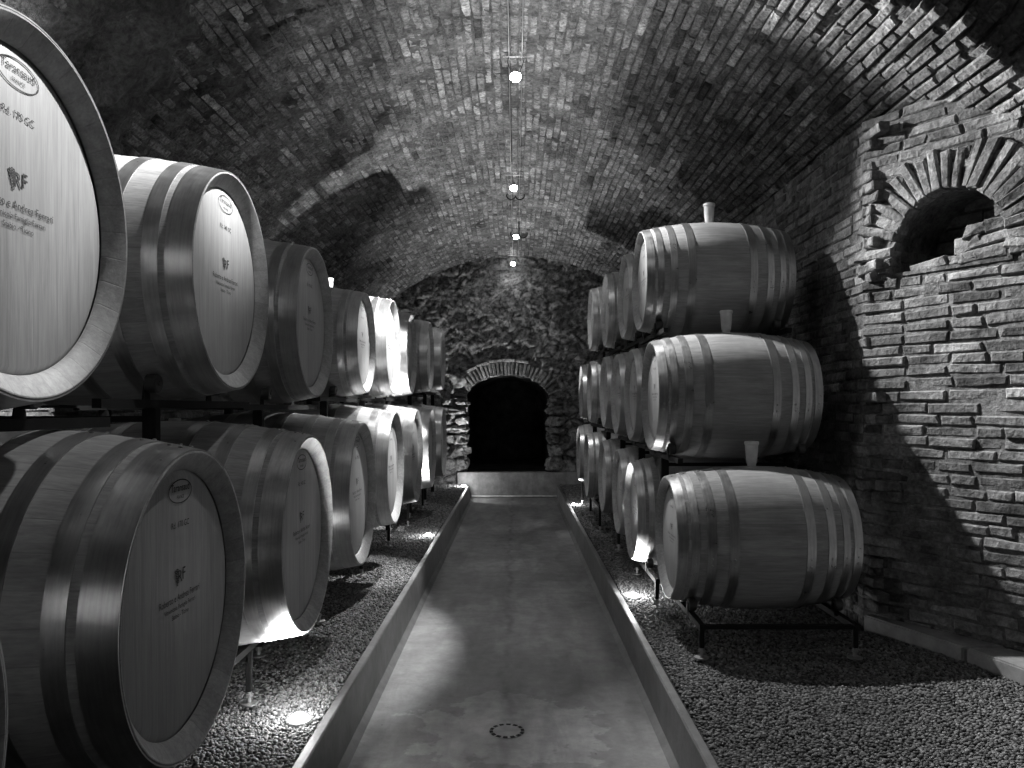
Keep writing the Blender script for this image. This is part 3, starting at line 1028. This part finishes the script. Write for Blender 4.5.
# floor drain
dr = empty('floor_drain', (-.038, 3.52, 0)); tag(dr, 'round floor drain cover with a ring of slots in the walkway', 'drain')
b = MB()
b.rev([(.001, .0001), (.003, .05), (.003, .062)], 48, (0, 0, 0), 'z'); b.build('cover', M['drain'], dr, True)
b = MB()
b.rev([(.0005, .060), (.0022, .061), (.0022, .078), (.0005, .079)], 48, (0, 0, 0), 'z'); b.build('slot_ring', M['drain'], dr, True)
for k in range(14):
    a0 = 2 * PI * k / 14; a1 = a0 + 2 * PI / 14 * .62
    b = MB(); n = 4; vs = []
    for i in range(n + 1):
        a = a0 + (a1 - a0) * i / n
        for r in (.062, .077):
            vs.append((r * math.cos(a), r * math.sin(a), .0042))
    m = len(vs)
    vs += [(x, y, .001) for x, y, z in vs]
    fs = [(2 * i, 2 * i + 2, 2 * i + 3, 2 * i + 1) for i in range(n)]
    fs += [(2 * i, 2 * i + 2, m + 2 * i + 2, m + 2 * i) for i in range(n)] + [(2 * i + 1, 2 * i + 3, m + 2 * i + 3, m + 2 * i + 1) for i in range(n)]
    fs += [(0, 1, m + 1, m), (2 * n, 2 * n + 1, m + 2 * n + 1, m + 2 * n)]
    b.add(vs, fs); b.build('slot', M['black'], dr)

# ------------------------------------------------------------------ lamps
def light(kind, name, loc, energy, parent=None, radius=.03, target=None, cone=None, blend=.5):
    d = bpy.data.lights.new(name, kind); d.energy = energy; d.color = (1, 1, 1)
    if kind != 'SUN': d.shadow_soft_size = radius
    o = bpy.data.objects.new(name, d); link(o, parent)
    o.location = loc
    if kind == 'SPOT':
        d.spot_size = math.radians(cone); d.spot_blend = blend
        v = Vector(target) - Vector(loc)
        o.rotation_euler = v.to_track_quat('-Z', 'Y').to_euler()
    return o

UP = [(-1, .84, 3.09, 'nearest floor uplight on the left, shining in the gravel', 1.0), (-1, .827, 7.53, 'second floor uplight on the left, by the kerb halfway down', 1.0),
      (-1, .80, 12.3, 'farthest floor uplight on the left, by the end of the kerb', 1.0),
      (1, .755, 5.11, 'nearer floor uplight on the right, in gravel before the barrels', 1.0), (1, .735, 9.9, 'farther floor uplight on the right, by the kerb', 1.0)]
E_UP_SPOT = [640, 480, 220, 430, 400]; TILT = [.04, .1, .1, .12, .2]; CONE = [74, 76, 90, 66, 68]; E_UP_PT = [3.0, 4.5, 9, 5.5, 4.5]
for i, (s, x, y, lab, k) in enumerate(UP):
    r = empty('ground_spotlight', (s * x, y, GZ)); tag(r, lab, 'light', 'round uplights set in the gravel')
    b = MB(); b.rev([(-.03, .052), (.004, .052), (.008, .048), (.008, .040), (.002, .038)], 32, (0, 0, 0), 'z'); b.build('ring', M['bright'], r, True)
    b = MB(); b.rev([(.002, .039), (.016, .034), (.027, .020), (.031, .0001)], 32, (0, 0, 0), 'z'); b.build('lens', M['lens'], r, True)
    light('SPOT', 'uplight_beam', (0, 0, .05), E_UP_SPOT[i], r, .03, (-s * TILT[i], .2 if i == 0 else .05, 1), CONE[i], 1.0)
    light('POINT', 'uplight_glow', (0, 0, .07), E_UP_PT[i], r, .03)

LAMPZ = H + 2.30
LY = [.4, 2.95, 5.50, 8.28, 10.64, 12.62]
lamp_lab = ['ceiling spotlight above the camera', 'ceiling spotlight just out of frame above the near barrels', 'nearest and largest ceiling spotlight in view, below a crossbar',
            'second ceiling spotlight down the vault, beside the double hook', 'third ceiling spotlight down the vault, just below the single hook', 'farthest ceiling spotlight, right before the stone end wall']
E_PT = [0.5, 2.5, 3, 4, 5, 2.5]
for i, y in enumerate(LY):
    x = 0.0 if i < 3 else (-.018 if i == 3 else (.006 if i == 4 else -.04))
    r = empty('ceiling_spotlight', (x, y, LAMPZ)); tag(r, lamp_lab[i], 'light', 'halogen spotlights along the vault cables')
    zc = ZC + R0 - LAMPZ - .035
    b = MB(); b.tube([(-.085, -.03, zc), (.085, -.03, zc)], .005, 8); b.build('crossbar', M['bright'], r, True)
    for sx in (-1, 1):
        b = MB(); b.tube([(sx * .045, -.03, zc), (sx * .055, -.02, zc - .03), (sx * .045, -.01, zc * .5), (sx * .026, 0, .012)], .0025, 8); b.build('arm', M['iron'], r, True)
    b = MB(); b.rev([(.045, .010), (.04, .014), (.01, .026), (-.004, .029)], 24, (0, 0, 0), 'z'); b.build('reflector', M['bright'], r, True)
    b = MB(); b.rev([(.022, .0001), (.018, .016), (.002, .036), (-.022, .038), (-.040, .022), (-.046, .0001)], 24, (0, 0, 0), 'z'); b.build('bulb', M['lamp'], r, True)
    light('SPOT', 'halogen_glow', (0, 0, -.09), E_PT[i] * 2, r, .03, (0, 0, -1), 178, .5)
# aimed beams of the halogen spotlights
def beam(i, tgt, e, cone, blend=.4):
    x, y = 0.0, LY[i]
    light('SPOT', 'halogen_beam', (x, y, LAMPZ - .09), e * 1.33, None, .025, tgt, cone, blend)
BEAMS = [(1, (-1.3, 2.45, H + 1.2), 110, 74, .9), (1, (-1.0, 1.4, H + .68), 310, 38, .6), (1, (-1.6, 3.05, H + 1.1), 900, 52, .9), (2, (2.5, 2.2, H + .3), 980, 56, .7), (2, (1.5, 4.6, H + .5), 210, 42, .8), (2, (1.9, 2.6, .2), 330, 52, .7),
         (2, (-1.3, 6.85, H + .5), 900, 34, .3), (3, (-1.2, 5.75, H - .25), 900, 32, .4), (2, (-.97, 5.8, H - .4), 500, 22, .5), (3, (1.2, 8.5, H + .3), 40, 60),
         (4, (-1.2, 9.6, H + .3), 60, 50)]
for bm_ in BEAMS: beam(*bm_)

# cable pair carrying the lamps
for sx, nm in ((-1, 'left'), (1, 'right')):
    b = MB(); pts = [(sx * .045, y, ZC + R0 - .03 + .004 * math.sin(y * 3)) for y in frange(-.4, 12.8, .4)]
    b.tube(pts, .004, 6)
    o = b.build('lighting_cable', M['bright'], None, True); tag(o, f'{nm} of two thin cables running along the crown of the vault', 'cable')
# wrought iron hooks
def hook(x, y, z, k, single, lab):
    r = empty('ceiling_hook', (x, y, z)); tag(r, lab, 'hook')
    if single:
        b = MB(); b.tube([(0, 0, 0), (0, 0, -.14 * k)], .006 * k, 8); b.build('stem', M['iron'], r, True)
    zz = -.14 * k if single else 0.0
    for sx in (-1, 1):
        pts = [(sx * (.04 - .04 * math.cos(t)) * k, 0, zz - .035 * k * math.sin(t)) for t in [PI * 1.15 * i / 12 for i in range(13)]]
        b = MB(); b.tube(pts, .006 * k, 8); b.build('prong', M['iron'], r, True)
hook(.0, 7.95, H + 2.12, 1.1, False, 'dark double-pronged iron hook just below the second ceiling spotlight')
hook(.045, 10.3, H + 2.44, 1.35, True, 'black anchor-shaped iron hook with stem, between second and third ceiling spotlights')

# ------------------------------------------------------------------ camera, world, view
cd = bpy.data.cameras.new('camera'); cam = link(bpy.data.objects.new('camera', cd))
cam.location = (0, 0, H); cam.rotation_euler = (PI / 2, 0, 0)
cd.sensor_width = 36; cd.lens = 796 / 1024 * 36
cd.shift_x = -3.5 / 1024; cd.shift_y = 24 / 1024
cd.clip_start = .05
scene.camera = cam
w = bpy.data.worlds.new('world'); scene.world = w; w.use_nodes = True
w.node_tree.nodes['Background'].inputs[0].default_value = (.5, .5, .5, 1)
w.node_tree.nodes['Background'].inputs[1].default_value = .001
vs = scene.view_settings
scene.display_settings.display_device = 'sRGB'
vs.view_transform = 'Standard'; vs.look = 'None'; vs.gamma = 1; vs.exposure = 0.0
try: vs.use_curve_mapping = False
except Exception: pass
